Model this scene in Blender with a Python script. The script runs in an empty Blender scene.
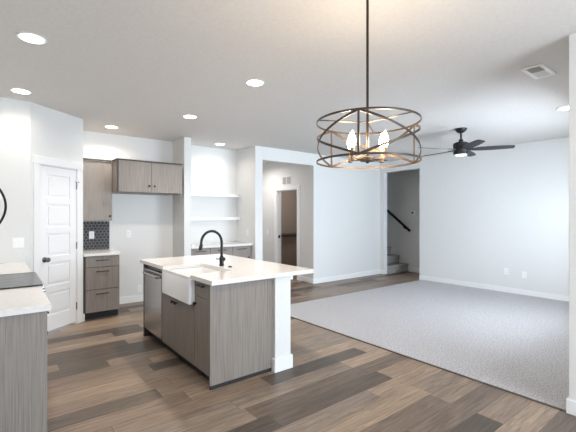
import bpy, bmesh, math, random
from mathutils import Vector, Matrix
random.seed(7)
C = bpy.context.scene
COL = C.collection
PI = math.pi

# ------------------------------------------------------------------ camera
YAW = math.radians(38.11)
cam_d = bpy.data.cameras.new('camera')
cam_d.sensor_width = 36.0
cam_d.lens = 371.0 / 576.0 * 36.0
cam_d.clip_start = 0.02
cam = bpy.data.objects.new('camera', cam_d)
cam.location = (0, 0, 1.43)
cam.rotation_euler = (PI / 2, 0, -YAW)
COL.objects.link(cam)
C.camera = cam
FWD = Vector((math.sin(YAW), math.cos(YAW), 0))
RGT = Vector((math.cos(YAW), -math.sin(YAW), 0))

# ------------------------------------------------------------------ view, sky, daylight
C.view_settings.view_transform = 'Standard'
C.view_settings.look = 'None'
C.view_settings.gamma = 1.0
C.view_settings.use_curve_mapping = False
C.view_settings.exposure = 0.88
C.cycles.max_bounces = 10
C.cycles.diffuse_bounces = 7
C.cycles.sample_clamp_indirect = 6.0

world = bpy.data.worlds.new('sky')
C.world = world
world.use_nodes = True
bg = world.node_tree.nodes['Background']
bg.inputs['Color'].default_value = (0.70, 0.85, 1.0, 1)
bg.inputs['Strength'].default_value = 1.0


def area(name, loc, rot, sx, sy, watts, col, spread=180):
    l = bpy.data.lights.new(name, 'AREA')
    l.shape = 'RECTANGLE'
    l.size, l.size_y = sx, sy
    l.energy = watts
    l.color = col
    l.spread = math.radians(spread)
    o = bpy.data.objects.new(name, l)
    o.location = loc
    o.rotation_euler = rot
    COL.objects.link(o)
    return o


DAY = (0.75, 0.875, 1.0)
# daylight coming in through the glazed dining door and the living-room windows
area('daylight_dining', (2.1, -2.80, 1.15), (PI / 2, 0, 0), 2.0, 2.1, 135, DAY)
area('daylight_living', (5.3, -0.5, 1.6), (PI / 2, 0, 0), 3.4, 2.4, 370, DAY)
CAN_W = 5.2
BULB_W = 6.0

# ------------------------------------------------------------------ materials


def new_mat(name):
    m = bpy.data.materials.new(name)
    m.use_nodes = True
    nt = m.node_tree
    b = nt.nodes['Principled BSDF']
    return m, nt, b


def N(nt, typ, **kw):
    n = nt.nodes.new(typ)
    for k, v in kw.items():
        setattr(n, k, v)
    return n


def plain(name, col, rough=0.5, metal=0.0, spec=0.5):
    m, nt, b = new_mat(name)
    b.inputs['Base Color'].default_value = (*col, 1)
    b.inputs['Roughness'].default_value = rough
    b.inputs['Metallic'].default_value = metal
    b.inputs['Specular IOR Level'].default_value = spec
    return m


def noisy(name, c0, c1, scale, rough=0.5, bump=0.0, detail=3, metal=0.0, stretch=(1, 1, 1), lo=0.35, hi=0.65, bdist=0.01):
    m, nt, b = new_mat(name)
    g = N(nt, 'ShaderNodeNewGeometry')
    mp = N(nt, 'ShaderNodeMapping')
    mp.inputs['Scale'].default_value = stretch
    no = N(nt, 'ShaderNodeTexNoise')
    no.inputs['Scale'].default_value = scale
    no.inputs['Detail'].default_value = detail
    cr = N(nt, 'ShaderNodeValToRGB')
    cr.color_ramp.elements[0].position = lo
    cr.color_ramp.elements[1].position = hi
    cr.color_ramp.elements[0].color = (*c0, 1)
    cr.color_ramp.elements[1].color = (*c1, 1)
    L = nt.links.new
    L(g.outputs['Position'], mp.inputs['Vector'])
    L(mp.outputs['Vector'], no.inputs['Vector'])
    L(no.outputs['Fac'], cr.inputs['Fac'])
    L(cr.outputs['Color'], b.inputs['Base Color'])
    b.inputs['Roughness'].default_value = rough
    b.inputs['Metallic'].default_value = metal
    if bump:
        bp = N(nt, 'ShaderNodeBump')
        bp.inputs['Strength'].default_value = bump
        bp.inputs['Distance'].default_value = bdist
        L(no.outputs['Fac'], bp.inputs['Height'])
        L(bp.outputs['Normal'], b.inputs['Normal'])
    return m


def emit(name, col, strength):
    m, nt, b = new_mat(name)
    b.inputs['Base Color'].default_value = (0.9, 0.9, 0.9, 1)
    b.inputs['Emission Color'].default_value = (*col, 1)
    b.inputs['Emission Strength'].default_value = strength
    return m


def plank_floor(name):
    m, nt, b = new_mat(name)
    L = nt.links.new

    def M(op, a, bb=None):
        n = N(nt, 'ShaderNodeMath', operation=op)
        for i, s in enumerate((a, bb)):
            if s is None:
                continue
            if isinstance(s, (int, float)):
                n.inputs[i].default_value = s
            else:
                L(s, n.inputs[i])
        return n.outputs[0]
    g = N(nt, 'ShaderNodeNewGeometry')
    sp = N(nt, 'ShaderNodeSeparateXYZ')
    L(g.outputs['Position'], sp.inputs[0])
    W, LEN = 0.182, 1.22
    ry = M('DIVIDE', sp.outputs['Y'], W)
    row = M('FLOOR', ry)
    wn = N(nt, 'ShaderNodeTexWhiteNoise', noise_dimensions='1D')
    L(row, wn.inputs['W'])
    rx = M('ADD', M('DIVIDE', sp.outputs['X'], LEN), M('MULTIPLY', wn.outputs['Value'], 7.31))
    col = M('FLOOR', rx)
    cv = N(nt, 'ShaderNodeCombineXYZ')
    L(col, cv.inputs[0])
    L(row, cv.inputs[1])
    w2 = N(nt, 'ShaderNodeTexWhiteNoise', noise_dimensions='2D')
    L(cv.outputs[0], w2.inputs['Vector'])
    ramp = N(nt, 'ShaderNodeValToRGB')
    ramp.color_ramp.interpolation = 'LINEAR'
    e = ramp.color_ramp.elements
    e[0].position, e[0].color = 0.0, (0.085, 0.067, 0.053, 1)
    e[1].position, e[1].color = 1.0, (0.32, 0.238, 0.172, 1)
    for p, c in ((0.22, (0.125, 0.096, 0.075)), (0.42, (0.27, 0.195, 0.142)), (0.62, (0.235, 0.185, 0.147)), (0.85, (0.325, 0.238, 0.172))):
        x = e.new(p)
        x.color = (*c, 1)
    L(w2.outputs['Value'], ramp.inputs['Fac'])
    # grain, stretched along the boards and shifted from board to board
    cv2 = N(nt, 'ShaderNodeCombineXYZ')
    L(M('ADD', M('MULTIPLY', sp.outputs['X'], 2.4), M('MULTIPLY', w2.outputs['Value'], 37.0)), cv2.inputs[0])
    L(M('MULTIPLY', sp.outputs['Y'], 34.0), cv2.inputs[1])
    L(M('MULTIPLY', w2.outputs['Value'], 11.0), cv2.inputs[2])
    no = N(nt, 'ShaderNodeTexNoise')
    no.inputs['Scale'].default_value = 1.0
    no.inputs['Detail'].default_value = 9
    no.inputs['Roughness'].default_value = 0.72
    no.inputs['Distortion'].default_value = 1.1
    L(cv2.outputs[0], no.inputs['Vector'])
    gr = N(nt, 'ShaderNodeMapRange')
    gr.inputs['From Min'].default_value = 0.28
    gr.inputs['From Max'].default_value = 0.72
    gr.inputs['To Min'].default_value = 0.42
    gr.inputs['To Max'].default_value = 1.50
    L(no.outputs['Fac'], gr.inputs['Value'])
    mix = N(nt, 'ShaderNodeMix', data_type='RGBA', blend_type='MULTIPLY')
    mix.inputs['Factor'].default_value = 1.0
    L(ramp.outputs['Color'], mix.inputs['A'])
    L(gr.outputs['Result'], mix.inputs['B'])
    # seams between boards
    fy = M('FRACT', ry)
    fx = M('FRACT', rx)
    dy = M('MULTIPLY', M('MINIMUM', fy, M('SUBTRACT', 1.0, fy)), W)
    dx = M('MULTIPLY', M('MINIMUM', fx, M('SUBTRACT', 1.0, fx)), LEN)
    d = M('MINIMUM', dx, dy)
    seam = N(nt, 'ShaderNodeMapRange')
    seam.inputs['From Min'].default_value = 0.0008
    seam.inputs['From Max'].default_value = 0.003
    seam.inputs['To Min'].default_value = 0.45
    seam.inputs['To Max'].default_value = 1.0
    L(d, seam.inputs['Value'])
    mix2 = N(nt, 'ShaderNodeMix', data_type='RGBA', blend_type='MULTIPLY')
    mix2.inputs['Factor'].default_value = 1.0
    L(mix.outputs['Result'], mix2.inputs['A'])
    L(seam.outputs['Result'], mix2.inputs['B'])
    L(mix2.outputs['Result'], b.inputs['Base Color'])
    b.inputs['Roughness'].default_value = 0.42
    b.inputs['Specular IOR Level'].default_value = 0.45
    bp = N(nt, 'ShaderNodeBump')
    bp.inputs['Strength'].default_value = 0.12
    bp.inputs['Distance'].default_value = 0.002
    L(no.outputs['Fac'], bp.inputs['Height'])
    L(bp.outputs['Normal'], b.inputs['Normal'])
    return m


WALL = noisy('painted_wall', (0.70, 0.70, 0.69), (0.73, 0.73, 0.72), 90, rough=0.75, bump=0.03, bdist=0.002)
CEIL = noisy('textured_ceiling', (0.63, 0.61, 0.592), (0.665, 0.645, 0.625), 38, rough=0.9, bump=0.10, detail=4, bdist=0.004)
TRIM = plain('white_trim_paint', (0.82, 0.82, 0.82), 0.35)
DOORW = plain('white_door_paint', (0.84, 0.84, 0.85), 0.35)
FLOOR = plank_floor('wood_plank_floor')
CARPET = noisy('grey_carpet', (0.32, 0.312, 0.318), (0.66, 0.645, 0.66), 75, rough=0.98, bump=1.0, detail=6, lo=0.3, hi=0.7, bdist=0.02)
CAB = noisy('grey_woodgrain_laminate', (0.18, 0.155, 0.135), (0.30, 0.261, 0.230), 1.0, rough=0.5, detail=5, stretch=(130, 130, 3.0), lo=0.25, hi=0.75)
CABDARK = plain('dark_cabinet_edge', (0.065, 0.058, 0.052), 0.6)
TOE = plain('shade_dark_toe_kick', (0.02, 0.019, 0.019), 0.7)  # near-black: the shadow under the cabinets is put into this colour
QUARTZ = noisy('white_quartz', (0.73, 0.70, 0.68), (0.77, 0.745, 0.725), 35, rough=0.14, detail=4)
BLACK = plain('matte_black_metal', (0.012, 0.012, 0.013), 0.38, 0.3)
STEEL = noisy('brushed_steel', (0.42, 0.41, 0.40), (0.52, 0.51, 0.50), 1.0, rough=0.24, metal=0.95, detail=4, stretch=(3, 3, 140))
NICKEL = plain('satin_nickel', (0.24, 0.225, 0.21), 0.3, 1.0)
GLASSBLK = plain('black_glass', (0.02, 0.02, 0.022), 0.22, 0.0, 0.6)
FIRECLAY = plain('white_fireclay', (0.86, 0.86, 0.86), 0.12)
PLATE = plain('white_plastic_plate', (0.84, 0.84, 0.84), 0.35)
SLOT = plain('dark_slot', (0.03, 0.03, 0.03), 0.6)
BRONZE = plain('aged_bronze_metal', (0.095, 0.070, 0.053), 0.40, 0.8)
CANDLE = plain('bronze_candle_sleeve', (0.22, 0.17, 0.13), 0.4, 0.6)
FANBLK = plain('black_fan_metal', (0.012, 0.012, 0.014), 0.42, 0.2)
FANBLADE = noisy('black_fan_blade', (0.012, 0.012, 0.014), (0.022, 0.022, 0.025), 30, rough=0.5)
TILE = noisy('charcoal_hex_tile', (0.016, 0.016, 0.017), (0.030, 0.030, 0.031), 14, rough=0.55)
GROUT = plain('grey_grout', (0.33, 0.33, 0.33), 0.8)
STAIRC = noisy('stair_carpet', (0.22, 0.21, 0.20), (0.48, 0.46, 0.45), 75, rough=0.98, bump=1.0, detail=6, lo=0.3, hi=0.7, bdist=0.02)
CANLENS = emit('downlight_lens', (1.0, 0.93, 0.84), 9.0)
BULB = emit('warm_candle_bulb', (1.0, 0.80, 0.55), 18.0)
FANLENS = emit('fan_light_lens', (1.0, 0.96, 0.90), 1.0)
CLOSET = plain('shaded_closet_wall', (0.36, 0.30, 0.26), 0.8)  # brown carries the warm shade of the dim room's walls
DARKWOOD = plain('dark_wood_bench', (0.05, 0.035, 0.028), 0.45)
GLASS, _nt, _b = new_mat('window_glass')
_tr = N(_nt, 'ShaderNodeBsdfTransparent')
_gl = N(_nt, 'ShaderNodeBsdfGlossy')
_gl.inputs['Roughness'].default_value = 0.02
_mx = N(_nt, 'ShaderNodeMixShader')
_mx.inputs['Fac'].default_value = 0.06
_nt.links.new(_tr.outputs[0], _mx.inputs[1])
_nt.links.new(_gl.outputs[0], _mx.inputs[2])
_nt.links.new(_mx.outputs[0], _nt.nodes['Material Output'].inputs['Surface'])
VENTM = plain('grey_vent_face', (0.55, 0.54, 0.53), 0.5)

# ------------------------------------------------------------------ mesh helpers
WLOC = {}


class B:
    """collects shapes in world coordinates, then links them as ONE mesh object"""

    def __init__(self):
        self.bm = bmesh.new()
        self.mi = 0

    def _mark(self, n0):
        self.bm.faces.ensure_lookup_table()
        for f in self.bm.faces[n0:]:
            f.material_index = self.mi

    def box(self, x0, x1, y0, y1, z0, z1, M=None):
        n0 = len(self.bm.faces)
        r = bmesh.ops.create_cube(self.bm, size=1.0)
        T = Matrix.Translation(((x0 + x1) / 2, (y0 + y1) / 2, (z0 + z1) / 2)) @ Matrix.Diagonal((abs(x1 - x0), abs(y1 - y0), abs(z1 - z0), 1))
        if M is not None:
            T = M @ T
        bmesh.ops.transform(self.bm, matrix=T, verts=r['verts'])
        self._mark(n0)
        return self

    def cyl(self, p0, p1, r, r2=None, seg=20):
        n0 = len(self.bm.faces)
        p0, p1 = Vector(p0), Vector(p1)
        d = p1 - p0
        q = bmesh.ops.create_cone(self.bm, cap_ends=True, segments=seg, radius1=r, radius2=r if r2 is None else r2, depth=d.length)
        T = Matrix.Translation((p0 + p1) / 2) @ d.to_track_quat('Z', 'Y').to_matrix().to_4x4()
        bmesh.ops.transform(self.bm, matrix=T, verts=q['verts'])
        self._mark(n0)
        return self

    def lathe(self, prof, M=None, seg=28):
        """prof: (radius, z) pairs revolved about Z, then moved by M"""
        n0 = len(self.bm.faces)
        rings = []
        for r, z in prof:
            ring = []
            for i in range(seg):
                a = 2 * PI * i / seg
                v = Vector((max(r, 1e-5) * math.cos(a), max(r, 1e-5) * math.sin(a), z))
                if M is not None:
                    v = M @ v
                ring.append(self.bm.verts.new(v))
            rings.append(ring)
        for a, bb in zip(rings, rings[1:]):
            for i in range(seg):
                j = (i + 1) % seg
                self.bm.faces.new((a[i], a[j], bb[j], bb[i]))
        self.bm.faces.new(rings[0][::-1])
        self.bm.faces.new(rings[-1])
        self._mark(n0)
        return self

    def sweep(self, pts, frame, w, t, closed=False, round_=0):
        """sweep a w x t rectangle (or a disc when round_) along pts; frame(i) gives the width axis"""
        n0 = len(self.bm.faces)
        pts = [Vector(p) for p in pts]
        n = len(pts)
        rings = []
        for i, p in enumerate(pts):
            a = pts[(i - 1) % n] if (closed or i > 0) else p
            c = pts[(i + 1) % n] if (closed or i < n - 1) else p
            tg = (c - a).normalized()
            u = Vector(frame(i))
            u = (u - tg * u.dot(tg)).normalized()
            v = tg.cross(u)
            if round_:
                offs = [(math.cos(2 * PI * k / round_) * w / 2, math.sin(2 * PI * k / round_) * t / 2) for k in range(round_)]
            else:
                offs = [(-w / 2, -t / 2), (w / 2, -t / 2), (w / 2, t / 2), (-w / 2, t / 2)]
            rings.append([self.bm.verts.new(p + u * ou + v * ov) for ou, ov in offs])
        k = len(rings[0])
        rng = range(n) if closed else range(n - 1)
        for i in rng:
            A, D = rings[i], rings[(i + 1) % n]
            for s in range(k):
                self.bm.faces.new((A[s], A[(s + 1) % k], D[(s + 1) % k], D[s]))
        if not closed:
            self.bm.faces.new(rings[0][::-1])
            self.bm.faces.new(rings[-1])
        self._mark(n0)
        return self

    def prism(self, poly, z0, z1, M=None):
        n0 = len(self.bm.faces)
        lo, hi = [], []
        for x, y in poly:
            a, c = Vector((x, y, z0)), Vector((x, y, z1))
            if M is not None:
                a, c = M @ a, M @ c
            lo.append(self.bm.verts.new(a))
            hi.append(self.bm.verts.new(c))
        k = len(poly)
        for i in range(k):
            j = (i + 1) % k
            self.bm.faces.new((lo[i], lo[j], hi[j], hi[i]))
        self.bm.faces.new(lo[::-1])
        self.bm.faces.new(hi)
        self._mark(n0)
        return self

    def build(self, name, mats, parent=None, smooth=False, bevel=0.0, seg=2):
        bmesh.ops.recalc_face_normals(self.bm, faces=self.bm.faces)
        if not isinstance(mats, (list, tuple)):
            mats = [mats]
        me = bpy.data.meshes.new(name)
        vs = [v.co for v in self.bm.verts]
        mn = Vector((min(v.x for v in vs), min(v.y for v in vs), min(v.z for v in vs)))
        mx = Vector((max(v.x for v in vs), max(v.y for v in vs), max(v.z for v in vs)))
        org = Vector(((mn.x + mx.x) / 2, (mn.y + mx.y) / 2, mn.z))
        bmesh.ops.translate(self.bm, verts=self.bm.verts, vec=-org)
        self.bm.to_mesh(me)
        self.bm.free()
        for m in mats:
            me.materials.append(m)
        o = bpy.data.objects.new(name, me)
        COL.objects.link(o)
        if parent is not None:
            o.parent = parent
            o.location = org - WLOC[parent.name]
        else:
            o.location = org
        WLOC[o.name] = org
        if smooth:
            for p in me.polygons:
                p.use_smooth = True
            md = o.modifiers.new('smooth', 'EDGE_SPLIT')
            md.split_angle = math.radians(35)
        if bevel:
            bv = o.modifiers.new('bevel', 'BEVEL')
            bv.width = bevel
            bv.segments = seg
            bv.limit_method = 'ANGLE'
            bv.angle_limit = math.radians(40)
        return o


def tag(o, label, cat, group=None):
    o['label'] = label
    o['category'] = cat
    if group:
        o['group'] = group
    return o


def thing(name, loc, label, cat, group=None):
    o = bpy.data.objects.new(name, None)
    o.empty_display_size = 0.1
    o.location = loc
    COL.objects.link(o)
    WLOC[o.name] = Vector(loc)
    return tag(o, label, cat, group)


def struct(o):
    o['kind'] = 'structure'
    return o


def bx(*a):
    return B().box(*a)


def copy_thing(root, loc, label, group=None):
    r = root.copy()
    COL.objects.link(r)
    r.location = loc
    r['label'] = label
    if group:
        r['group'] = group
    for ch in root.children:
        c = ch.copy()
        COL.objects.link(c)
        c.parent = r
        for g in ch.children:
            d = g.copy()
            COL.objects.link(d)
            d.parent = c
    return r


# ------------------------------------------------------------------ room shell
H = 2.743
XL, YB = -0.39, -2.6            # kitchen side wall, dining wall behind the camera
XD, YN = 3.262, 0.86            # dining/living corner
XR, YH, YK = 7.46, 5.82, 6.42   # right wall, hall wall, kitchen back wall

struct(bx(-1.0, 9.0, -3.2, 9.4, -0.12, 0.0).build('floor', FLOOR))
struct(bx(3.277, XR, YN, 4.665, 0.0, 0.012).build('floor_living', CARPET, bevel=0.004))
struct(bx(-1.0, XR + 0.12, -3.2, 9.4, H, H + 0.12).build('ceiling', CEIL))
struct(bx(XR + 0.12, 9.0, 4.0, 9.4, 5.3, 5.4).build('ceiling_stairwell', CEIL))

struct(bx(XL - 0.12, XL, YB - 0.12, 5.18, 0, H).build('wall_left', WALL))
struct(bx(XL - 0.12, 0.30, 5.18, 5.30, 0, H).build('wall_left_end', WALL))

# diagonal pantry wall with its door opening
P1, P2 = Vector((0.30, 5.18, 0)), Vector((0.92, 5.68, 0))
DV = (P2 - P1).normalized()
DL = (P2 - P1).length
MP = Matrix.Translation(P1) @ Matrix.Rotation(math.atan2(DV.y, DV.x), 4, 'Z')   # local x along wall, local -y into the room
D0, D1 = 0.125, 0.675          # door slab
w = B()
w.box(0, D0 - 0.02, 0, 0.11, 0, H, MP)
w.box(D1 + 0.02, DL, 0, 0.11, 0, H, MP)
w.box(D0 - 0.02, D1 + 0.02, 0, 0.11, 2.05, H, MP)
struct(w.build('wall_pantry', WALL))
struct(bx(0.82, 0.92, 5.68, YK, 0, H).build('wall_pantry_side', WALL))
struct(bx(0.82, 2.445, YK, YK + 0.12, 0, H).build('wall_kitchen', WALL))
struct(bx(2.445, 2.565, 5.91, 6.62, 0, H).build('wall_stub', WALL, bevel=0.004))
struct(bx(2.565, 3.90, 6.50, 6.62, 0, H).build('wall_niche', WALL))
# hall wall with its wide cased opening
struct(bx(3.79, 3.955, YH, 6.62, 0, H).build('wall_niche_side', WALL, bevel=0.004))
w = B()
w.box(5.25, XR + 0.12, YH, YH + 0.15, 0, H)
struct(w.build('wall_back', WALL, bevel=0.004))
struct(bx(3.955, 5.25, YH, YH + 0.15, 2.495, H).build('wall_header', WALL))
# hall beyond the opening
struct(bx(3.80, 3.955, 6.62, 8.7, 0, H).build('wall_hall_left', WALL))
struct(bx(3.80, 5.40, 8.7, 8.82, 0, H).build('wall_hall_end', WALL))
XH = 5.285
HY0, HY1 = 6.40, 7.17
w = B()
w.box(XH, XH + 0.12, YH + 0.15, HY0, 0, H)
w.box(XH, XH + 0.12, HY1, 8.7, 0, H)
w.box(XH, XH + 0.12, HY0, HY1, 2.04, H)
struct(w.build('wall_hall_right', WALL))
# room behind the hall doorway
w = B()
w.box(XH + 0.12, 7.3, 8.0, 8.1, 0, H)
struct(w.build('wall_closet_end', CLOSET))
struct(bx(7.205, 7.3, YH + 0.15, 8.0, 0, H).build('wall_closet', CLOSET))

# right wall with the opening to the stairs
SY0, SY1 = 4.73, 5.695
struct(bx(XR, XR + 0.12, 0.6, SY0, 0, H).build('wall_right', WALL, bevel=0.004))
struct(bx(XR, XR + 0.12, SY1, YH, 0, H).build('wall_right_stub', WALL, bevel=0.004))
struct(bx(XR, XR + 0.12, SY0, SY1, 2.50, H).build('wall_stair_header', WALL))
XS = 8.36
struct(bx(XS, XS + 0.12, 4.4, 9.4, 0, 5.3).build('wall_stair', WALL))
struct(bx(XR + 0.12, XS, 4.4, 4.52, 0, 5.3).build('wall_stair_near', WALL))
struct(bx(XR + 0.12, XS, 9.28, 9.4, 0, 5.3).build('wall_stair_end', WALL))
struct(bx(XR, XR + 0.12, YH + 0.15, 9.4, 0, 5.3).build('wall_stair_inner', WALL))
struct(bx(XR, XR + 0.12, 4.0, YH + 0.15, H + 0.12, 5.3).build('wall_stair_upper', WALL))

# living-room window wall, dining wall with the glazed door
w = B()
w.box(XD, 4.3, YN - 0.12, YN, 0, H)
w.box(6.4, XR, YN - 0.12, YN, 0, H)
w.box(4.3, 6.4, YN - 0.12, YN, 0, 0.8)
w.box(4.3, 6.4, YN - 0.12, YN, 2.2, H)
struct(w.build('wall_living', WALL, bevel=0.004))
struct(bx(XD, XD + 0.12, YB - 0.12, YN - 0.12, 0, H).build('wall_dining_right', WALL))
w = B()
w.box(XL, 1.1, YB - 0.12, YB, 0, H)
w.box(3.1, XD, YB - 0.12, YB, 0, H)
w.box(1.1, 3.1, YB - 0.12, YB, 2.2, H)
struct(w.build('wall_dining', WALL))


def window(n, x0, x1, y, z0, z1, mull):
    f = B()
    t = 0.06
    f.box(x0, x1, y - 0.1, y - 0.02, z0, z0 + t)
    f.box(x0, x1, y - 0.1, y - 0.02, z1 - t, z1)
    f.box(x0, x0 + t, y - 0.1, y - 0.02, z0, z1)
    f.box(x1 - t, x1, y - 0.1, y - 0.02, z0, z1)
    for k in range(1, mull):
        xm = x0 + (x1 - x0) * k / mull
        f.box(xm - t / 2, xm + t / 2, y - 0.1, y - 0.02, z0, z1)
    o = struct(f.build(n, TRIM))
    bx(x0 + t, x1 - t, y - 0.064, y - 0.058, z0 + t, z1 - t).build('pane', GLASS, o)
    return o


window('window_1', 4.3, 6.4, YN, 0.8, 2.2, 2)
window('window_2', 1.1, 3.1, YB, 0.0, 2.2, 2)

# baseboards
BH, BT = 0.105, 0.014


def base(n, x0, x1, y0, y1):
    o = bx(x0, x1, y0, y1, 0, BH).build('baseboard_' + n, TRIM, bevel=0.004)
    return struct(o)


base('right', XR - BT, XR, YN, SY0)
base('right_stub', XR - BT, XR, SY1, YH - BT)
base('back', 5.25 - BT, XR - BT, YH - BT, YH)
base('back_reveal', 5.25 - BT, 5.25, YH, YH + 0.15)
base('hall_right', XH - BT, XH, YH + 0.15, HY0 - 0.09)
base('hall_far', XH - BT, XH, HY1 + 0.09, 8.7)
base('kitchen', 1.40, 2.445, YK - BT, YK)
base('stub', 2.445 - BT, 2.445, 5.91, YK - BT)
base('living_corner', XD - BT, XD, YB, YN)
base('living', XD - BT, XR - BT, YN, YN + BT)
base('stair', XS - BT, XS, 4.52, 5.62)
base('niche_side', 3.79 - BT, 3.955, YH - BT, YH)
o = B().box(DL - 0.02, DL + 0.012, -0.016, 0.0, 0, 0.10, MP).build('baseboard_pantry', TRIM)
struct(o)

# door casings
c = B()
c.box(D0 - 0.09, D0 - 0.005, -0.018, 0.0, 0, 2.045, MP)
c.box(D1 + 0.005, D1 + 0.09, -0.018, 0.0, 0, 2.045, MP)
c.box(D0 - 0.10, D1 + 0.10, -0.024, 0.0, 2.045, 2.135, MP)
c.box(D0 - 0.02, D0 - 0.004, 0.0, 0.11, 0, 2.045, MP)
c.box(D1 + 0.004, D1 + 0.02, 0.0, 0.11, 0, 2.045, MP)
c.box(D0 - 0.02, D1 + 0.02, 0.0, 0.11, 2.036, 2.05, MP)
struct(c.build('trim_1', TRIM, bevel=0.003))
c = B()
for s in (0,):
    c.box(XH - 0.018, XH, HY0 - 0.09, HY0 - 0.0, 0, 2.035)
    c.box(XH - 0.018, XH, HY1, HY1 + 0.09, 0, 2.035)
    c.box(XH - 0.022, XH, HY0 - 0.10, HY1 + 0.10, 2.035, 2.125)
    c.box(XH, XH + 0.12, HY0, HY0 + 0.016, 0, 2.035)
    c.box(XH, XH + 0.12, HY1 - 0.016, HY1, 0, 2.035)
    c.box(XH, XH + 0.12, HY0, HY1, 2.02, 2.036)
struct(c.build('trim_2', TRIM, bevel=0.003))
# carpet-to-wood transition strip
c = B()
c.box(3.262, 3.279, 0.90, 4.68, 0.0, 0.009)
c.box(3.262, XR, 4.663, 4.68, 0.0, 0.009)
struct(c.build('trim_3', plain('carpet_edge_strip', (0.10, 0.085, 0.075), 0.6)))

# pantry door: five moulded panels, knob, three hinges
d = B()
DW = D1 - D0
d.box(D0, D1, 0.014, 0.040, 0.03, 2.03, MP)
fr = 0.006
st = 0.10
zs = [0.02]
ph = (2.03 - 0.02 - 0.20 - 0.10 - 4 * 0.085) / 5
z = 0.02 + 0.20
rails = [(0.02, z)]
pan = []
for k in range(5):
    pan.append((z, z + ph))
    z += ph
    nz = z + (0.085 if k < 4 else 0.10)
    rails.append((z, nz))
    z = nz
d.box(D0, D0 + st, 0.0, 0.015, 0.03, 2.03, MP)
d.box(D1 - st, D1, 0.0, 0.015, 0.03, 2.03, MP)
for a, bb in rails:
    d.box(D0 + st - 0.001, D1 - st + 0.001, 0.0, 0.015, max(a, 0.03), bb, MP)
for a, bb in pan:
    d.box(D0 + st + 0.03, D1 - st - 0.03, 0.005, 0.015, a + 0.03, bb - 0.03, MP)
door1 = struct(d.build('door_1', DOORW, bevel=0.004))
MK = MP @ Matrix.Translation((D0 + 0.062, 0, 0.905)) @ Matrix.Rotation(PI / 2, 4, 'X')
k = B().lathe([(0.032, -0.001), (0.032, 0.006), (0.026, 0.010), (0.011, 0.012), (0.011, 0.030), (0.020, 0.036), (0.028, 0.048), (0.029, 0.058), (0.024, 0.067), (0.010, 0.071)], MK)
k.build('knob', NICKEL, door1, smooth=True)
for zh in (0.24, 1.04, 1.83):
    h = B()
    h.box(D1 - 0.002, D1 + 0.006, -0.006, 0.012, zh - 0.045, zh + 0.045, MP)
    h.cyl(MP @ Vector((D1 + 0.003, -0.008, zh - 0.047)), MP @ Vector((D1 + 0.003, -0.008, zh + 0.047)), 0.0075, seg=12)
    if zh > 1.5:   # hinge-pin door stop
        h.cyl(MP @ Vector((D1 + 0.003, -0.008, zh + 0.047)), MP @ Vector((D1 - 0.045, -0.03, zh + 0.047)), 0.005, seg=10)
        h.cyl(MP @ Vector((D1 + 0.003, -0.008, zh + 0.047)), MP @ Vector((D1 + 0.03, -0.025, zh + 0.047)), 0.005, seg=10)
    h.build('hinge', NICKEL, door1)

# strike on the jamb of the hall doorway
s = bx(XH + 0.03, XH + 0.09, HY1 - 0.020, HY1 - 0.0155, 0.90, 0.97).build('strike_plate', BLACK)
tag(s, 'small black latch plate on the jamb of the hall doorway', 'latch plate')
# bench and cleat in the room behind
t = thing('storage_bench', (6.3, 7.7, 0), 'dark wood counter in the dim room behind the hall doorway', 'counter')
bx(5.42, 7.19, 7.44, 7.99, 0.90, 0.96).build('counter_top', DARKWOOD, t, bevel=0.004)
bx(5.42, 7.19, 7.50, 7.99, 0.10, 0.90).build('counter_base', plain('brown_counter_base', (0.24, 0.19, 0.16), 0.6), t)
bx(5.42, 7.19, 7.54, 7.99, 0.0, 0.10).build('plinth', DARKWOOD, t)

# ------------------------------------------------------------------ cabinet helpers


def bar_pull(mid, along, out, L=0.128, parent=None, r=0.006):
    """bar handle: mid point on the door face, along = bar direction, out = away from the face"""
    m, a, u = Vector(mid), Vector(along).normalized(), Vector(out).normalized()
    b = B()
    p0, p1 = m - a * L / 2 + u * 0.028, m + a * L / 2 + u * 0.028
    b.cyl(p0 - a * 0.012, p1 + a * 0.012, r, seg=12)
    for p in (p0, p1):
        b.cyl(p - u * 0.0285, p, r * 0.9, seg=10)
    return b.build('handle', BLACK, parent, smooth=True)


def knob(p, out, parent):
    M = Matrix.Translation(p) @ Vector(out).to_track_quat('Z', 'Y').to_matrix().to_4x4()
    return B().lathe([(0.008, -0.0005), (0.007, 0.012), (0.0145, 0.018), (0.016, 0.024), (0.013, 0.029), (0.004, 0.031)], M, 18).build('knob', BLACK, parent, smooth=True)


# ------------------------------------------------------------------ left run: base cabinets, worktops, range, microwave
CX = 0.234    # cabinet face


def left_cab(y0, y1, label, near):
    t = thing('base_cabinet', (-0.08, (y0 + y1) / 2, 0), label, 'cabinet', 'base cabinets beside the range')
    bx(XL + 0.002, CX - 0.022, y0 + (0.02 if near else 0), y1, 0.10, 0.874).build('body', CAB, t)
    bx(XL + 0.002, CX - 0.09, y0 + (0.02 if near else 0), y1, 0.0, 0.10).build('toe_kick', TOE, t)
    if near:
        bx(XL + 0.002, CX, y0, y0 + 0.02, 0.0, 0.874).build('end_panel', CAB, t, bevel=0.001)
    a = y0 + (0.023 if near else 0.003)
    dr = bx(CX - 0.020, CX, a, y1 - 0.003, 0.72, 0.870).build('drawer', CAB, t, bevel=0.001)
    bar_pull((CX, (a + y1) / 2, 0.80), (0, 1, 0), (1, 0, 0), 0.16, dr)
    ym = (a + y1) / 2
    for q0, q1, ky in ((a, ym - 0.002, ym - 0.05), (ym + 0.002, y1 - 0.003, ym + 0.05)):
        dd = bx(CX - 0.020, CX, q0, q1, 0.105, 0.715).build('door', CAB, t, bevel=0.001)
        knob((CX, ky, 0.66), (1, 0, 0), dd)
    return t


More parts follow.
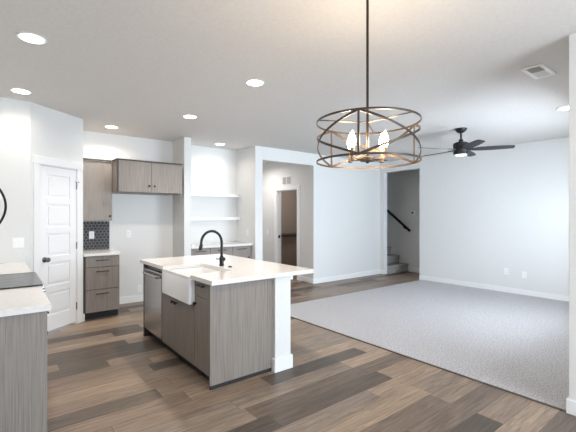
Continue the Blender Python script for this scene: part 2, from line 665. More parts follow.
left_cab(2.60, 3.285, 'grey woodgrain base cabinet with bare end panel in the left foreground', True)
left_cab(4.055, 5.175, 'grey woodgrain base cabinet beyond the range beside the pantry wall', False)
tag(bx(XL + 0.002, 0.252, 2.565, 3.283, 0.876, 0.914).build('worktop', QUARTZ, bevel=0.003), 'white quartz worktop in the left foreground, in front of the range', 'worktop')
tag(bx(XL + 0.002, 0.252, 4.057, 5.178, 0.876, 0.914).build('worktop', QUARTZ, bevel=0.003), 'white quartz worktop beyond the range against the left wall', 'worktop')

BURN = plain('burner_mark', (0.10, 0.10, 0.10), 0.4)
t = thing('range', (-0.06, 3.67, 0), 'slide-in range with a black glass cooktop between white worktops', 'range')
RY0, RY1 = 3.289, 4.051
bx(XL + 0.005, 0.215, RY0 + 0.004, RY1 - 0.004, 0.09, 0.905).build('body', STEEL, t, bevel=0.003)
bx(XL + 0.02, 0.16, RY0 + 0.02, RY1 - 0.02, 0.0, 0.09).build('plinth', TOE, t)
bx(XL + 0.005, 0.266, RY0, RY1, 0.9145, 0.9235).build('cooktop', GLASSBLK, t, bevel=0.002)
c = B()
c.box(0.266, 0.278, RY0, RY1, 0.900, 0.9245)
c.box(XL + 0.03, 0.266, RY1 - 0.012, RY1 + 0.001, 0.9236, 0.9255)
c.box(0.215, 0.262, RY0 + 0.004, RY1 - 0.004, 0.80, 0.9140)
c.build('control_panel', STEEL, t, bevel=0.003)
od = bx(0.215, 0.245, RY0 + 0.006, RY1 - 0.006, 0.27, 0.79).build('oven_door', GLASSBLK, t, bevel=0.004)
hb = B()
hb.cyl((0.295, RY0 + 0.03, 0.745), (0.295, RY1 - 0.03, 0.745), 0.012, seg=16)
for y in (RY0 + 0.06, RY1 - 0.06):
    hb.cyl((0.243, y, 0.745), (0.295, y, 0.745), 0.009, seg=12)
hb.build('handle', STEEL, od, smooth=True)
bx(0.215, 0.243, RY0 + 0.006, RY1 - 0.006, 0.10, 0.262).build('drawer', STEEL, t, bevel=0.004)
for i in range(5):
    y = RY0 + 0.10 + i * 0.14
    B().lathe([(0.020, -0.001), (0.020, 0.006), (0.017, 0.012), (0.016, 0.026), (0.012, 0.029)], Matrix.Translation((0.262, y, 0.860)) @ Matrix.Rotation(PI / 2, 4, 'Y'), 18).build('control_knob', STEEL, t, smooth=True)
for dx, dy, r in ((-0.20, 0.2, 0.09), (0.08, 0.2, 0.075), (-0.20, 0.56, 0.075), (0.08, 0.56, 0.105)):
    ctr = Vector((dx, RY0 + dy, 0.9236))
    B().sweep([ctr + Vector((r * math.cos(2 * PI * q / 40), r * math.sin(2 * PI * q / 40), 0)) for q in range(40)], lambda i: (0, 0, 1), 0.0006, 0.003, closed=True).build('burner_ring', BURN, t)

t = thing('microwave', (-0.2, 3.67, 1.31), 'over-range microwave with a bowed black handle at the left edge', 'microwave')
bx(XL + 0.003, -0.035, RY0, RY1, 1.31, 1.73).build('body', STEEL, t, bevel=0.004)
md = bx(-0.035, -0.004, RY0 + 0.004, 3.975, 1.33, 1.73).build('door', GLASSBLK, t, bevel=0.003)
bx(-0.035, -0.006, 3.98, RY1 - 0.002, 1.33, 1.73).build('control_panel', GLASSBLK, t, bevel=0.003)
pts = []
for i in range(25):
    q = -1 + 2 * i / 24
    pts.append((-0.006 + 0.064 * (1 - q * q), 3.94, 1.513 + 0.178 * q))
B().sweep(pts, lambda i: (0, 1, 0), 0.022, 0.018, round_=12).build('handle', BLACK, md, smooth=True)

# ------------------------------------------------------------------ drawer cabinet, backsplash, wall cabinets
DY = 5.69
t = thing('drawer_cabinet', (1.15, 6.05, 0), 'grey woodgrain cabinet with three black-pulled drawers beside the pantry door', 'cabinet')
bx(0.925, 1.378, DY + 0.021, YK - 0.002, 0.095, 0.874).build('body', CABDARK, t)
bx(1.378, 1.385, DY + 0.004, YK - 0.002, 0.095, 0.874).build('side_panel', CAB, t)
bx(0.925, 1.378, DY + 0.055, YK - 0.002, 0.0, 0.095).build('toe_kick', TOE, t)
for z0, z1 in ((0.722, 0.868), (0.412, 0.714), (0.098, 0.404)):
    dr = bx(0.952, 1.376, DY, DY + 0.020, z0, z1).build('drawer', CAB, t, bevel=0.0015)
    bar_pull((1.16, DY, z1 - 0.055), (1, 0, 0), (0, -1, 0), 0.14, dr)
tag(bx(0.923, 1.40, DY - 0.028, YK - 0.002, 0.876, 0.914).build('worktop', QUARTZ, bevel=0.003), 'small white quartz worktop on the three-drawer cabinet', 'worktop')

# hexagon tile backsplash
tb = B()
tb.mi = 0
tb.box(0.922, 1.41, YK - 0.006, YK - 0.0005, 0.915, 1.355)
tb.mi = 1
R_ = 0.030
wx = R_ * math.sqrt(3)
row = 0
zz = 0.915
MT = Matrix.Rotation(PI / 2, 4, 'X')
while zz < 1.36:
    xx = 0.922 + (wx / 2 if row % 2 else 0)
    while xx < 1.41 + wx:
        poly = []
        for kk in range(6):
            an = PI / 6 + kk * PI / 3
            px_ = min(max(xx + (R_ - 0.0028) * math.cos(an), 0.922), 1.41)
            pz_ = min(max(zz + (R_ - 0.0028) * math.sin(an), 0.915), 1.355)
            poly.append((px_, pz_))
        if max(p[0] for p in poly) - min(p[0] for p in poly) > 0.008 and max(p[1] for p in poly) - min(p[1] for p in poly) > 0.008:
            tb.prism(poly, 0.006, 0.009, Matrix.Translation((0, YK, 0)) @ MT)
        xx += wx
    zz += R_ * 1.5
    row += 1
tag(tb.build('tile_backsplash', [GROUT, TILE]), 'charcoal hexagon tile backsplash above the small worktop', 'backsplash')


def crown(x0, x1, y0, z, t, left=True):
    b = B()
    b.box(x0, x1, y0 - 0.012, y0 + 0.012, z, z + 0.022)
    if left:
        b.box(x0 - 0.012, x0 + 0.01, y0 - 0.012, YK - 0.36, z, z + 0.022)
    return b.build('top_moulding', CABDARK, t)


t = thing('wall_cabinet', (1.15, 6.24, 1.36), 'tall grey woodgrain wall cabinet with one door above the tile backsplash', 'cabinet', 'wall cabinets')
bx(0.925, 1.374, 6.091, YK - 0.002, 1.36, 2.25).build('body', CAB, t)
dd = bx(0.952, 1.374, 6.070, 6.090, 1.362, 2.245).build('door', CAB, t, bevel=0.0015)
knob((1.343, 6.070, 1.43), (0, -1, 0), dd)
bx(0.925, 0.949, 6.074, 6.090, 1.362, 2.245).build('filler', CABDARK, t)
crown(0.925, 1.374, 6.07, 2.25, t, False)
t = thing('wall_cabinet', (1.90, 6.1, 1.79), 'wide grey woodgrain wall cabinet with two doors over the empty fridge recess', 'cabinet', 'wall cabinets')
FX0, FX1, FY = 1.378, 2.345, 5.79
bx(FX0, FX1 + 0.018, FY + 0.021, YK - 0.002, 1.79, 2.25).build('body', CAB, t)
bx(FX0, FX0 + 0.02, FY - 0.002, FY + 0.022, 1.79, 2.25).build('side_panel', CABDARK, t)
fm = 1.874
for q0, q1, kx in ((FX0 + 0.022, fm - 0.002, fm - 0.040), (fm + 0.002, FX1, fm + 0.042)):
    dd = bx(q0, q1, FY, FY + 0.020, 1.792, 2.245).build('door', CAB, t, bevel=0.0015)
    knob((kx, FY, 1.888), (0, -1, 0), dd)
bx(FX1 + 0.003, FX1 + 0.018, FY + 0.006, FY + 0.022, 1.792, 2.245).build('filler', CAB, t)
crown(FX0, FX1 + 0.02, FY, 2.25, t)

# ------------------------------------------------------------------ niche: three drawer cabinets, worktop, two shelves
NY = 5.93
names = ['leftmost grey drawer cabinet under the niche shelves, against the wall stub', 'middle grey drawer cabinet under the niche shelves, behind the tap', 'rightmost grey drawer cabinet under the niche shelves']
xs = [2.567, 2.93, 3.375, 3.748]
for i in range(3):
    x0, x1 = xs[i] + 0.001, xs[i + 1] - 0.001
    t = thing('niche_cabinet', ((x0 + x1) / 2, 6.2, 0), names[i], 'cabinet', 'drawer cabinets in the niche')
    bx(x0, x1, NY + 0.021, 6.498, 0.10, 0.874).build('body', CABDARK, t)
    bx(x0, x1, NY + 0.075, 6.498, 0.0, 0.10).build('toe_kick', TOE, t)
    dr = bx(x0 + 0.003, x1 - 0.003, NY, NY + 0.020, 0.715, 0.868).build('drawer', CAB, t, bevel=0.0015)
    bar_pull(((x0 + x1) / 2, NY, 0.822), (1, 0, 0), (0, -1, 0), 0.16, dr)
    dd = bx(x0 + 0.003, x1 - 0.003, NY, NY + 0.020, 0.105, 0.710).build('door', CAB, t, bevel=0.0015)
    knob((x1 - 0.04, NY, 0.66), (0, -1, 0), dd)
    if i == 2:
        bx(x1 + 0.001, 3.788, NY + 0.01, NY + 0.03, 0.10, 0.874).build('filler', CAB, t)
tag(bx(2.567, 3.788, NY - 0.03, 6.498, 0.876, 0.914).build('worktop', QUARTZ, bevel=0.003), 'white quartz worktop in the shelved niche behind the island', 'worktop')
for z0, z1, n in ((1.795, 1.852, 'upper white floating shelf in the kitchen niche'), (1.350, 1.412, 'lower white floating shelf in the kitchen niche')):
    tag(bx(2.567, 3.788, 6.36, 6.498, z0, z1).build('floating_shelf', TRIM, bevel=0.003), n, 'shelf', 'niche shelves')

# ------------------------------------------------------------------ island
IX, IY0, IY1 = 1.375, 2.78, 4.55
# pony wall behind the island cabinets, with its base and cap trim
struct(bx(2.002, 2.182, 2.742, 4.50, 0.0, 0.873).build('wall_island', WALL, bevel=0.003))
b = B()
b.box(1.986, 2.198, 2.726, 2.742, 0.0, 0.125)
b.box(2.182, 2.198, 2.742, 4.50, 0.0, 0.125)
b.box(1.986, 2.002, 2.742, IY0 - 0.001, 0.0, 0.125)
struct(b.build('baseboard_island', TRIM, bevel=0.003))
b = B()
b.box(2.182, 2.212, 2.742, 4.50, 0.828, 0.873)
struct(b.build('trim_4', TRIM, bevel=0.003))

t = thing('island_drawer_cabinet', (1.7, 2.93, 0), 'grey woodgrain island cabinet with one drawer and a wide plain end panel', 'cabinet')
bx(IX + 0.021, 2.000, IY0 + 0.021, 3.070, 0.10, 0.873).build('body', CAB, t)
bx(IX - 0.004, 1.9995, IY0, IY0 + 0.020, 0.035, 0.873).build('end_panel', CAB, t, bevel=0.001)
b = B()
b.box(IX + 0.075, 2.000, IY0 + 0.021, 3.078, 0.0, 0.10)
b.box(IX + 0.002, 1.9995, IY0 + 0.006, IY0 + 0.0205, 0.0, 0.035)
b.build('toe_kick', TOE, t)
dr = bx(IX, IX + 0.020, IY0 + 0.024, 3.091, 0.735, 0.868).build('drawer', CAB, t, bevel=0.0015)
bar_pull((IX, 2.945, 0.835), (0, 1, 0), (-1, 0, 0), 0.10, dr, 0.007)
dd = bx(IX, IX + 0.020, IY0 + 0.024, 3.091, 0.105, 0.730).build('door', CAB, t, bevel=0.0015)
knob((IX, 3.055, 0.665), (-1, 0, 0), dd)

t = thing('sink_cabinet', (1.7, 3.5, 0), 'grey woodgrain island cabinet with two knobbed doors under the white sink', 'cabinet')
SB0, SB1, SM = 3.096, 3.905, 3.545
bx(IX + 0.021, 2.000, SB0, SB1, 0.10, 0.60).build('body', CAB, t)
bx(IX + 0.001, 2.000, SB1 - 0.10, SB1, 0.60, 0.873).build('side_panel', CAB, t)
bx(1.90, 2.000, SB0, SB1 - 0.101, 0.60, 0.873).build('back_panel', CAB, t)
bx(IX + 0.075, 2.000, SB0, SB1, 0.0, 0.10).build('toe_kick', TOE, t)
for q0, q1, ky in ((SB0 + 0.002, SM - 0.0015, SM - 0.04), (SM + 0.0015, SB1 - 0.002, SM + 0.04)):
    dd = bx(IX, IX + 0.020, q0, q1, 0.105, 0.632).build('door', CAB, t, bevel=0.0015)
    knob((IX, ky, 0.585), (-1, 0, 0), dd)

# dishwasher
t = thing('dishwasher', (1.7, 4.2, 0), 'stainless steel dishwasher at the far end of the island', 'dishwasher')
W0, W1 = 3.909, 4.505
bx(IX + 0.035, 2.000, W0, W1, 0.10, 0.868).build('body', CABDARK, t)
bx(IX + 0.075, 2.000, W0, W1, 0.0, 0.10).build('toe_kick', TOE, t)
dd = bx(IX - 0.006, IX + 0.034, W0 + 0.003, W1 - 0.012, 0.115, 0.820).build('door', STEEL, t, bevel=0.006, seg=3)
bx(IX + 0.018, IX + 0.034, W0 + 0.003, W1 - 0.012, 0.824, 0.866).build('control_strip', GLASSBLK, t)
pts = [(IX - 0.006, W0 + 0.05, 0.775), (IX - 0.030, W0 + 0.055, 0.775), (IX - 0.042, W0 + 0.075, 0.775)]
pts += [(IX - 0.044, W0 + 0.10 + (W1 - W0 - 0.212) * i / 10, 0.775) for i in range(11)]
pts += [(IX - 0.042, W1 - 0.087, 0.775), (IX - 0.030, W1 - 0.067, 0.775), (IX - 0.006, W1 - 0.062, 0.775)]
B().sweep(pts, lambda i: (0, 0, 1), 0.030, 0.016, round_=12).build('handle', STEEL, dd, smooth=True)
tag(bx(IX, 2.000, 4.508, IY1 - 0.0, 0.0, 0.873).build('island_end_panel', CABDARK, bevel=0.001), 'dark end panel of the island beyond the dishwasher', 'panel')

# quartz island top with the sink cut-out
TX0, TX1, TY0, TY1, TZ0, TZ1 = 1.335, 2.42, 2.68, 4.56, 0.876, 0.914
KX, KY0, KY1 = 1.77, 3.092, 3.775
b = B()
poly = [(TX0, TY0), (TX1, TY0), (TX1, TY1), (TX0, TY1), (TX0, KY1), (KX - 0.02, KY1), (KX, KY1 - 0.02), (KX, KY0 + 0.02), (KX - 0.02, KY0), (TX0, KY0)]
b.prism(poly, TZ0, TZ1)
tag(b.build('island_worktop', QUARTZ, bevel=0.003), 'large white quartz island worktop notched around the sink', 'worktop')

# farmhouse sink
sx0, sx1, sy0, sy1 = 1.322, 1.795, 3.094, 3.780
b = B()
bm = b.bm


def rrect(x0, x1, y0, y1, r, n=5):
    out = []
    for cx, cy, a0 in ((x1 - r, y1 - r, 0), (x0 + r, y1 - r, PI / 2), (x0 + r, y0 + r, PI), (x1 - r, y0 + r, 1.5 * PI)):
        for i in range(n + 1):
            a = a0 + PI / 2 * i / n
            out.append((cx + r * math.cos(a), cy + r * math.sin(a)))
    return out


def loop(pts, z):
    return [bm.verts.new((x, y, z)) for x, y in pts]


ZT, ZB = 0.8955, 0.648
# the rim slips under the worktop, the front apron stands clear of it
def clampback(pts):
    return pts


L0 = loop(rrect(sx0, sx1, sy0, sy1, 0.022), ZB + 0.006)
L00 = loop(rrect(sx0 + 0.006, sx1 - 0.006, sy0 + 0.006, sy1 - 0.006, 0.018), ZB)
L1 = loop(rrect(sx0, sx1, sy0, sy1, 0.022), 0.868)
L2 = loop(rrect(sx0 + 0.004, sx1 - 0.004, sy0 + 0.004, sy1 - 0.004, 0.02), 0.8745)
L3 = loop(rrect(sx0 + 0.036, sx1 - 0.030, sy0 + 0.026, sy1 - 0.026, 0.03), 0.8745)
L4 = loop(rrect(sx0 + 0.040, sx1 - 0.036, sy0 + 0.032, sy1 - 0.032, 0.03), 0.865)
L5 = loop(rrect(sx0 + 0.046, sx1 - 0.042, sy0 + 0.038, sy1 - 0.038, 0.04), 0.69)
L6 = loop(rrect(sx0 + 0.07, sx1 - 0.07, sy0 + 0.07, sy1 - 0.07, 0.05), 0.672)
seq = [L00, L0, L1, L2, L3, L4, L5, L6]
for A, D in zip(seq, seq[1:]):
    n = len(A)
    for i in range(n):
        j = (i + 1) % n
        bm.faces.new((A[i], A[j], D[j], D[i]))
bm.faces.new(L00[::-1])
bm.faces.new(L6)
t = thing('farmhouse_sink', ((sx0 + sx1) / 2, (sy0 + sy1) / 2, ZB), 'white farmhouse sink with a deep apron front in the island', 'sink')
b.build('basin', FIRECLAY, t, smooth=True)
# raised front lip of the apron, level with the worktop
bx(sx0, sx0 + 0.036, sy0 + 0.008, sy1 - 0.010, 0.8705, 0.897).build('apron_lip', FIRECLAY, t, bevel=0.006, seg=3)
B().lathe([(0.045, 0.0), (0.045, 0.003), (0.03, 0.004), (0.02, 0.002)], Matrix.Translation((1.56, 3.43, 0.6722))).build('drain', NICKEL, t, smooth=True)

# faucet
fx, fy = 1.84, 3.465
t = thing('kitchen_faucet', (fx, fy, 0.914), 'matte black gooseneck tap standing behind the island sink', 'tap')
B().lathe([(0.027, 0.0), (0.027, 0.008), (0.0225, 0.012), (0.0225, 0.088), (0.017, 0.096), (0.0155, 0.105)], Matrix.Translation((fx, fy, 0.914))).build('base', BLACK, t, smooth=True)
pts = [(fx, fy, 1.01 + 0.0146 * i) for i in range(11)]
rr = 0.114
for i in range(1, 22):
    a = PI * i / 21 * 1.03
    pts.append((fx - rr + rr * math.cos(a), fy, 1.156 + rr * math.sin(a) * 1.05))
B().sweep(pts, lambda i: (0, 1, 0), 0.027, 0.027, round_=14).build('spout', BLACK, t, smooth=True)
e = Vector(pts[-1])
e0 = Vector((e.x, e.y, e.z + 0.002))
e1 = Vector((e.x - 0.012, e.y, e.z - 0.058))
sh = B()
sh.cyl(e0, e0.lerp(e1, 0.35), 0.0155, 0.018)
sh.cyl(e0.lerp(e1, 0.35), e1, 0.018, 0.0165)
sh.build('spray_head', BLACK, t, smooth=True)
hd = B()
hd.cyl((fx, fy - 0.020, 0.985), (fx, fy - 0.048, 0.985), 0.019, 0.019)
hd.cyl((fx, fy - 0.036, 0.985), (fx - 0.085, fy - 0.042, 0.993), 0.0058, 0.0045, 12)
hd.build('handle', BLACK, t, smooth=True)
t = thing('counter_button', (1.855, 3.316, 0.914), 'small flat black button on the island worktop beside the tap', 'button')
B().lathe([(0.022, 0.0), (0.022, 0.004), (0.019, 0.006), (0.004, 0.006)], Matrix.Translation((1.855, 3.316, 0.914))).build('ring', BLACK, t, smooth=True)
B().lathe([(0.014, 0.006), (0.014, 0.010), (0.011, 0.012), (0.003, 0.012)], Matrix.Translation((1.855, 3.316, 0.914))).build('plunger', BLACK, t, smooth=True)

# ------------------------------------------------------------------ wall plates
# local frame for a plate: x across, z up, -y out of the wall


def plate(name, p, out, label, cat, kind, gang=1, group=None):
    t = thing(name, p, label, cat, group)
    M = Matrix.Translation(p) @ Matrix.Rotation(math.atan2(out[0], -out[1]), 4, 'Z')
    hw = 0.036 + 0.018 * (gang - 1)
    B().box(-hw, hw, -0.006, -0.0005, 0.0, 0.116, M).build('plate', PLATE, t, bevel=0.002)
    for g in range(gang):
        cx = (g - (gang - 1) / 2) * 0.046
        if kind == 'switch':
            B().box(cx - 0.0165, cx + 0.0165, -0.010, -0.0061, 0.025, 0.091, M).build('rocker', PLATE, t, bevel=0.0015)
        elif kind == 'outlet':
            for zc in (0.038, 0.078):
                B().box(cx - 0.016, cx + 0.016, -0.0085, -0.0061, zc - 0.015, zc + 0.015, M).build('socket', PLATE, t, bevel=0.001)
                s = B()
                s.box(cx - 0.008, cx - 0.005, -0.0092, -0.0086, zc - 0.004, zc + 0.007, M)
                s.box(cx + 0.005, cx + 0.008, -0.0092, -0.0086, zc - 0.004, zc + 0.007, M)
                s.build('slot', SLOT, t)
        else:
            B().cyl(M @ Vector((cx, -0.006, 0.058)), M @ Vector((cx, -0.014, 0.058)), 0.005, seg=10).build('jack', NICKEL, t)
    return t


plate('light_switch', (0.188, 5.18, 1.07), (0, -1), 'double white light switch on the left wall beside the pantry door', 'switch', 'switch', 2)
plate('wall_outlet', (1.155, YK - 0.009, 1.077), (0, -1), 'white outlet on the dark hexagon tiles', 'outlet', 'outlet')
plate('wall_outlet', (1.70, YK, 1.08), (0, -1), 'white outlet high on the bare wall of the fridge recess', 'outlet', 'outlet')
plate('wall_outlet', (1.875, YK, 0.16), (0, -1), 'white outlet low on the fridge recess wall, beside the dishwasher', 'outlet', 'outlet')
plate('light_switch', (3.79, 6.08, 1.06), (-1, 0), 'white light switch on the side wall of the shelved niche', 'switch', 'switch')
plate('light_switch', (XH, 7.56, 0.97), (-1, 0), 'white light switch in the hall left of the doorway', 'switch', 'switch')
plate('wall_outlet', (XR, 2.925, 0.345), (-1, 0), 'left one of two white plates low on the living room wall', 'outlet', 'outlet')
plate('cable_outlet', (XR, 2.625, 0.315), (-1, 0), 'right one of two white plates low on the living room wall', 'outlet', 'jack')
t = thing('thermostat', (XS, 5.47, 1.46), 'small white wall control with a dark dial in the stairwell', 'thermostat')
bx(XS - 0.022, XS - 0.0005, 5.41, 5.53, 1.46, 1.56).build('case', PLATE, t, bevel=0.004)
B().cyl((XS - 0.022, 5.485, 1.51), (XS - 0.032, 5.485, 1.51), 0.026).build('dial', BLACK, t, smooth=True)

# return-air grille above the hall doorway
t = thing('return_grille', (XH, 6.78, 2.15), 'white return air grille above the hall doorway', 'vent')
b = B()
b.box(XH - 0.012, XH - 0.0005, 6.60, 6.96, 2.15, 2.17)
b.box(XH - 0.012, XH - 0.0005, 6.60, 6.96, 2.335, 2.355)
b.box(XH - 0.012, XH - 0.0005, 6.60, 6.62, 2.17, 2.335)
b.box(XH - 0.012, XH - 0.0005, 6.94, 6.96, 2.17, 2.335)
b.box(XH - 0.012, XH - 0.0005, 6.772, 6.788, 2.17, 2.335)
b.build('frame', TRIM, t, bevel=0.002)
b = B()
for i in range(10):
    b.box(XH - 0.010, XH - 0.004, 6.62, 6.94, 2.174 + i * 0.0163, 2.184 + i * 0.0163)
b.build('louvres', VENTM, t)
bx(XH - 0.003, XH - 0.0005, 6.62, 6.94, 2.17, 2.335).build('backing', plain('grille_backing', (0.16, 0.155, 0.15), 0.8), t)

# ceiling register
vx0, vx1, vy0, vy1 = 3.68, 4.045, 1.155, 1.33
t = thing('ceiling_register', ((vx0 + vx1) / 2, (vy0 + vy1) / 2, H - 0.014), 'white louvred air register on the living room ceiling', 'vent')
b = B()
f_ = 0.035
b.box(vx0, vx1, vy0, vy0 + f_, H - 0.010, H - 0.0005)
b.box(vx0, vx1, vy1 - f_, vy1, H - 0.010, H - 0.0005)
b.box(vx0, vx0 + f_, vy0 + f_, vy1 - f_, H - 0.010, H - 0.0005)
b.box(vx1 - f_, vx1, vy0 + f_, vy1 - f_, H - 0.010, H - 0.0005)
xm = (vx0 + vx1) / 2
b.box(xm - 0.004, xm + 0.004, vy0 + f_, vy1 - f_, H - 0.010, H - 0.0005)
b.build('frame', TRIM, t, bevel=0.002)
b = B()
for i in range(9):
    for (q, s) in ((vx0 + f_ + 0.010 + i * 0.0152, -1), (xm + 0.014 + i * 0.0152, 1)):
        M = Matrix.Translation((q, (vy0 + vy1) / 2, H - 0.007)) @ Matrix.Rotation(s * math.radians(40), 4, 'Y')
        b.box(-0.0055, 0.0055, -(vy1 - vy0) / 2 + f_, (vy1 - vy0) / 2 - f_, -0.0007, 0.0007, M)
b.build('louvres', TRIM, t)
bx(vx0 + f_, vx1 - f_, vy0 + f_, vy1 - f_, H - 0.0015, H - 0.0005).build('backing', plain('register_backing', (0.05, 0.05, 0.05), 0.8), t)

# ------------------------------------------------------------------ recessed ceiling lights
cans = [
    ((0.203, 3.319), 'recessed ceiling light nearest the left edge, in front of the range'),
    ((0.198, 4.797), 'recessed ceiling light close to the pantry wall corner, past the range'),
    ((1.327, 5.90), 'recessed ceiling light above the grey wall cabinets'),
    ((2.004, 4.65), 'recessed ceiling light over the far end of the island'),
    ((3.20, 6.089), 'recessed ceiling light inside the shelved niche'),
    ((1.997, 3.071), 'recessed ceiling light over the near end of the island'),
    ((5.44, 1.463), 'recessed ceiling light in the living room, partly hidden by the right wall edge'),
]
proto = None
for ((x, y), lab), cw in zip(cans, (0.6, 0.38, 1.0, 2.0, 0.45, 1.5, 0.8)):
    loc = (x, y, H - 0.008)
    if proto is None:
        proto = thing('ceiling_light', loc, lab, 'ceiling light', 'recessed ceiling lights')
        M = Matrix.Translation((x, y, H))
        r = B()
        r.lathe([(0.094, -0.0005), (0.094, -0.005), (0.088, -0.008), (0.078, -0.006), (0.076, -0.0005)], M, 36)
        r.build('trim_ring', TRIM, proto, smooth=True)
        B().lathe([(0.077, -0.001), (0.077, -0.0045), (0.05, -0.0055), (0.01, -0.0055)], M, 36).build('lens', CANLENS, proto, smooth=True)
    else:
        copy_thing(proto, loc, lab)
    l = bpy.data.lights.new('downlight', 'AREA')
    l.shape = 'DISK'
    l.size = 0.15
    l.energy = CAN_W * cw
    l.color = (1.0, 0.91, 0.80)
    l.spread = math.radians(150)
    lo = bpy.data.objects.new('downlight', l)
    lo.location = (x, y, H - 0.03)
    COL.objects.link(lo)

# hall lamp, fitting out of sight; fill light added to brighten the closet
for nm, p, wt in (('hall_lamp', (4.6, 7.3, 2.6), 9.0), ('closet_fill', (5.9, 7.0, 2.55), 7.0)):
    l = bpy.data.lights.new(nm, 'AREA')
    l.shape = 'DISK'
    l.size = 0.3
    l.energy = wt
    l.color = (1.0, 0.93, 0.88)
    lo = bpy.data.objects.new(nm, l)
    lo.location = p
    COL.objects.link(lo)

# ------------------------------------------------------------------ drum chandelier
CD = 2.10
cc = FWD * CD + RGT * (79.5 / 371 * CD)
CXY = Vector((cc.x, cc.y, 0))
RAD = 50.6 / 371 * CD
ZTOP, ZBOT = 1.43 + 93.5 / 371 * CD, 1.43 + 54.4 / 371 * CD
t = thing('chandelier', (CXY.x, CXY.y, ZBOT - 0.03), 'round open drum chandelier of thin bronze straps with lit candle bulbs', 'chandelier')


def cpt(deg, z, r=RAD):
    """deg measured from the side facing the kitchen counter edge, clockwise seen from below"""
    a = math.radians(deg)
    return CXY + (RGT * math.sin(a) - FWD * math.cos(a)) * r + Vector((0, 0, z))


def ring(z):
    n = 72
    pts = [cpt(360 * i / n, z) for i in range(n)]
    return B().sweep(pts, lambda i: (0, 0, 1), 0.0105, 0.004, closed=True)


ring(ZTOP).build('top_ring', BRONZE, t)
ring(ZBOT).build('bottom_ring', BRONZE, t)
A0 = -21.0
for kx in range(3):
    a = A0 + 120 * kx
    rad_dir = (RGT * math.sin(math.radians(a)) - FWD * math.cos(math.radians(a)))
    B().sweep([cpt(a, ZBOT, RAD - 0.004), cpt(a, (ZBOT + ZTOP) / 2, RAD - 0.004), cpt(a, ZTOP, RAD - 0.004)], lambda i, rd=rad_dir: rd.cross(Vector((0, 0, 1))), 0.011, 0.004).build('strap', BRONZE, t)
    for s in (0, 1):
        n = 26
        pts = []
        for i in range(n + 1):
            q = i / n
            zq = ZBOT + (ZTOP - ZBOT) * (q if s else 1 - q)
            pts.append(cpt(a + 120 * q, zq, RAD - 0.002 - 0.004 * s))
        B().sweep(pts, lambda i: (0, 0, 1), 0.012, 0.004).build('diagonal_strap', BRONZE, t)
    B().cyl(cpt(-80 + 120 * kx, ZTOP, RAD - 0.002), CXY + Vector((0, 0, ZTOP - 0.0)), 0.0035, seg=10).build('spoke', BRONZE, t)
zh = ZBOT + 0.012
B().cyl(CXY + Vector((0, 0, zh)), CXY + Vector((0, 0, H - 0.02)), 0.0075, seg=14).build('rod', plain('dark_bronze_rod', (0.05, 0.038, 0.03), 0.4, 0.8), t, smooth=True)
B().lathe([(0.065, 0), (0.065, -0.012), (0.055, -0.022), (0.014, -0.028), (0.012, -0.04)], Matrix.Translation(CXY + Vector((0, 0, H)))).build('canopy', BRONZE, t, smooth=True)
B().lathe([(0.006, -0.022), (0.012, -0.014), (0.042, -0.010), (0.042, 0.008), (0.034, 0.012), (0.012, 0.016)], Matrix.Translation(CXY + Vector((0, 0, zh)))).build('hub', BRONZE, t, smooth=True)
for an in (22, -22, 158, 202):
    a = math.radians(an)
    dv = RGT * math.cos(a) + FWD * math.sin(a)
    c0 = CXY + dv * 0.098
    B().cyl(CXY + dv * 0.035 + Vector((0, 0, zh)), c0 + Vector((0, 0, zh)), 0.005, seg=10).build('arm', BRONZE, t)
    cs = B()
    cs.lathe([(0.007, -0.014), (0.014, -0.010), (0.014, 0.006), (0.0115, 0.008), (0.0115, 0.062), (0.009, 0.064)], Matrix.Translation(c0 + Vector((0, 0, zh))), 16)
    sc = cs.build('candle_socket', CANDLE, t, smooth=True)
    B().lathe([(0.008, 0.0), (0.012, 0.008), (0.0175, 0.026), (0.0180, 0.036), (0.0150, 0.054), (0.009, 0.074), (0.0035, 0.088), (0.0008, 0.094)], Matrix.Translation(c0 + Vector((0, 0, zh + 0.064))), 18).build('bulb', BULB, sc, smooth=True)
    l = bpy.data.lights.new('candle_light', 'POINT')
    l.energy = BULB_W
    l.color = (1.0, 0.76, 0.50)
    l.shadow_soft_size = 0.03
    lo = bpy.data.objects.new('candle_light', l)
    lo.location = c0 + Vector((0, 0, zh + 0.11))
    COL.objects.link(lo)

# ------------------------------------------------------------------ ceiling fan
FXY = Vector((5.49, 2.785, 0))
t = thing('ceiling_fan', (FXY.x, FXY.y, 2.33), 'black five-blade ceiling fan with a small light over the carpet', 'fan')
MF = Matrix.Translation(FXY)
B().lathe([(0.085, H - 0.0005), (0.085, H - 0.012), (0.075, H - 0.03), (0.05, H - 0.055), (0.022, H - 0.068), (0.018, H - 0.07)], MF).build('canopy', FANBLK, t, smooth=True)
B().cyl(FXY + Vector((0, 0, 2.53)), FXY + Vector((0, 0, H - 0.06)), 0.0135).build('downrod', FANBLK, t, smooth=True)
B().lathe([(0.018, 2.585), (0.030, 2.58), (0.034, 2.548), (0.060, 2.542), (0.098, 2.528), (0.108, 2.515), (0.110, 2.44), (0.100, 2.425), (0.10, 2.405), (0.108, 2.40), (0.106, 2.362), (0.09, 2.350)], MF).build('motor', FANBLK, t, smooth=True)
B().lathe([(0.085, 2.3505), (0.083, 2.346), (0.068, 2.338), (0.04, 2.334), (0.005, 2.332)], MF).build('light_lens', FANLENS, t, smooth=True)
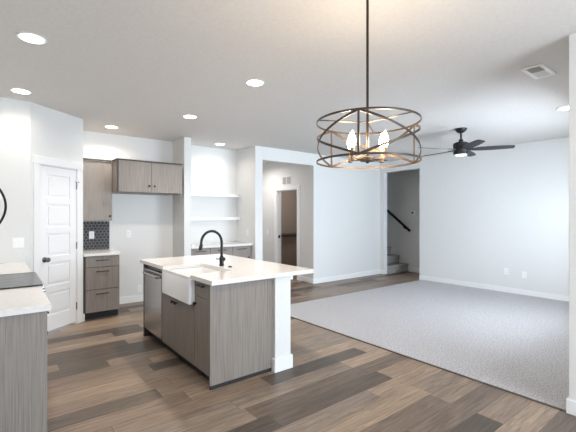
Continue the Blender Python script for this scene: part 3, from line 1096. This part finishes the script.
for kx in range(5):
    th = math.radians(-22 + 72 * kx)
    dv = RGT * math.cos(th) + FWD * math.sin(th)
    ang = math.atan2(dv.y, dv.x)
    M = Matrix.Translation(FXY + Vector((0, 0, 2.425))) @ Matrix.Rotation(ang, 4, 'Z') @ Matrix.Rotation(math.radians(-12), 4, 'X')
    prof = [(0.10, -0.030), (0.16, -0.045), (0.26, -0.066), (0.45, -0.068), (0.62, -0.058), (0.685, -0.050), (0.70, -0.035), (0.70, 0.035), (0.685, 0.050), (0.62, 0.058), (0.45, 0.068), (0.26, 0.066), (0.16, 0.045), (0.10, 0.030)]
    bl = B().prism(prof, -0.004, 0.004, M).build('blade', FANBLADE, t)
    B().box(0.06, 0.20, -0.022, 0.022, 0.0041, 0.012, M).build('blade_bracket', FANBLK, bl)

# ------------------------------------------------------------------ stairs and handrail
t = thing('staircase', (7.97, 6.9, 0), 'grey carpeted staircase rising behind the opening in the right wall', 'stairs')
ry, rz = 0.262, 0.203
for i in range(12):
    y0 = 5.63 + ry * i
    b = B()
    b.box(XR + 0.122, XS - 0.002, y0, y0 + ry + (0.02 if i < 11 else 0), rz * i if i else 0.0, rz * (i + 1))
    b.box(XR + 0.122, XS - 0.002, y0 - 0.025, y0, rz * (i + 1) - 0.04, rz * (i + 1))
    b.build('step', STAIRC, t, bevel=0.010, seg=3)
t = thing('handrail', (XS - 0.06, 6.4, 1.0), 'black handrail sloping up the stairwell wall', 'handrail')
p0, p1 = Vector((XS - 0.065, 5.53, 1.045)), Vector((XS - 0.065, 8.3, 1.045 + 2.77 * rz / ry))
B().sweep([p0, p0.lerp(p1, 0.5), p1], lambda i: (1, 0, 0), 0.038, 0.055).build('rail', BLACK, t, bevel=0.006)
for q in (0.07, 0.32, 0.60, 0.9):
    p = p0.lerp(p1, q)
    br = B()
    br.cyl((p.x, p.y, p.z - 0.02), (p.x, p.y, p.z - 0.06), 0.008, seg=10)
    br.cyl((p.x, p.y, p.z - 0.06), (XS - 0.004, p.y, p.z - 0.075), 0.008, seg=10)
    br.cyl((XS - 0.006, p.y, p.z - 0.075), (XS - 0.0005, p.y, p.z - 0.075), 0.028, seg=16)
    br.build('bracket', BLACK, t)
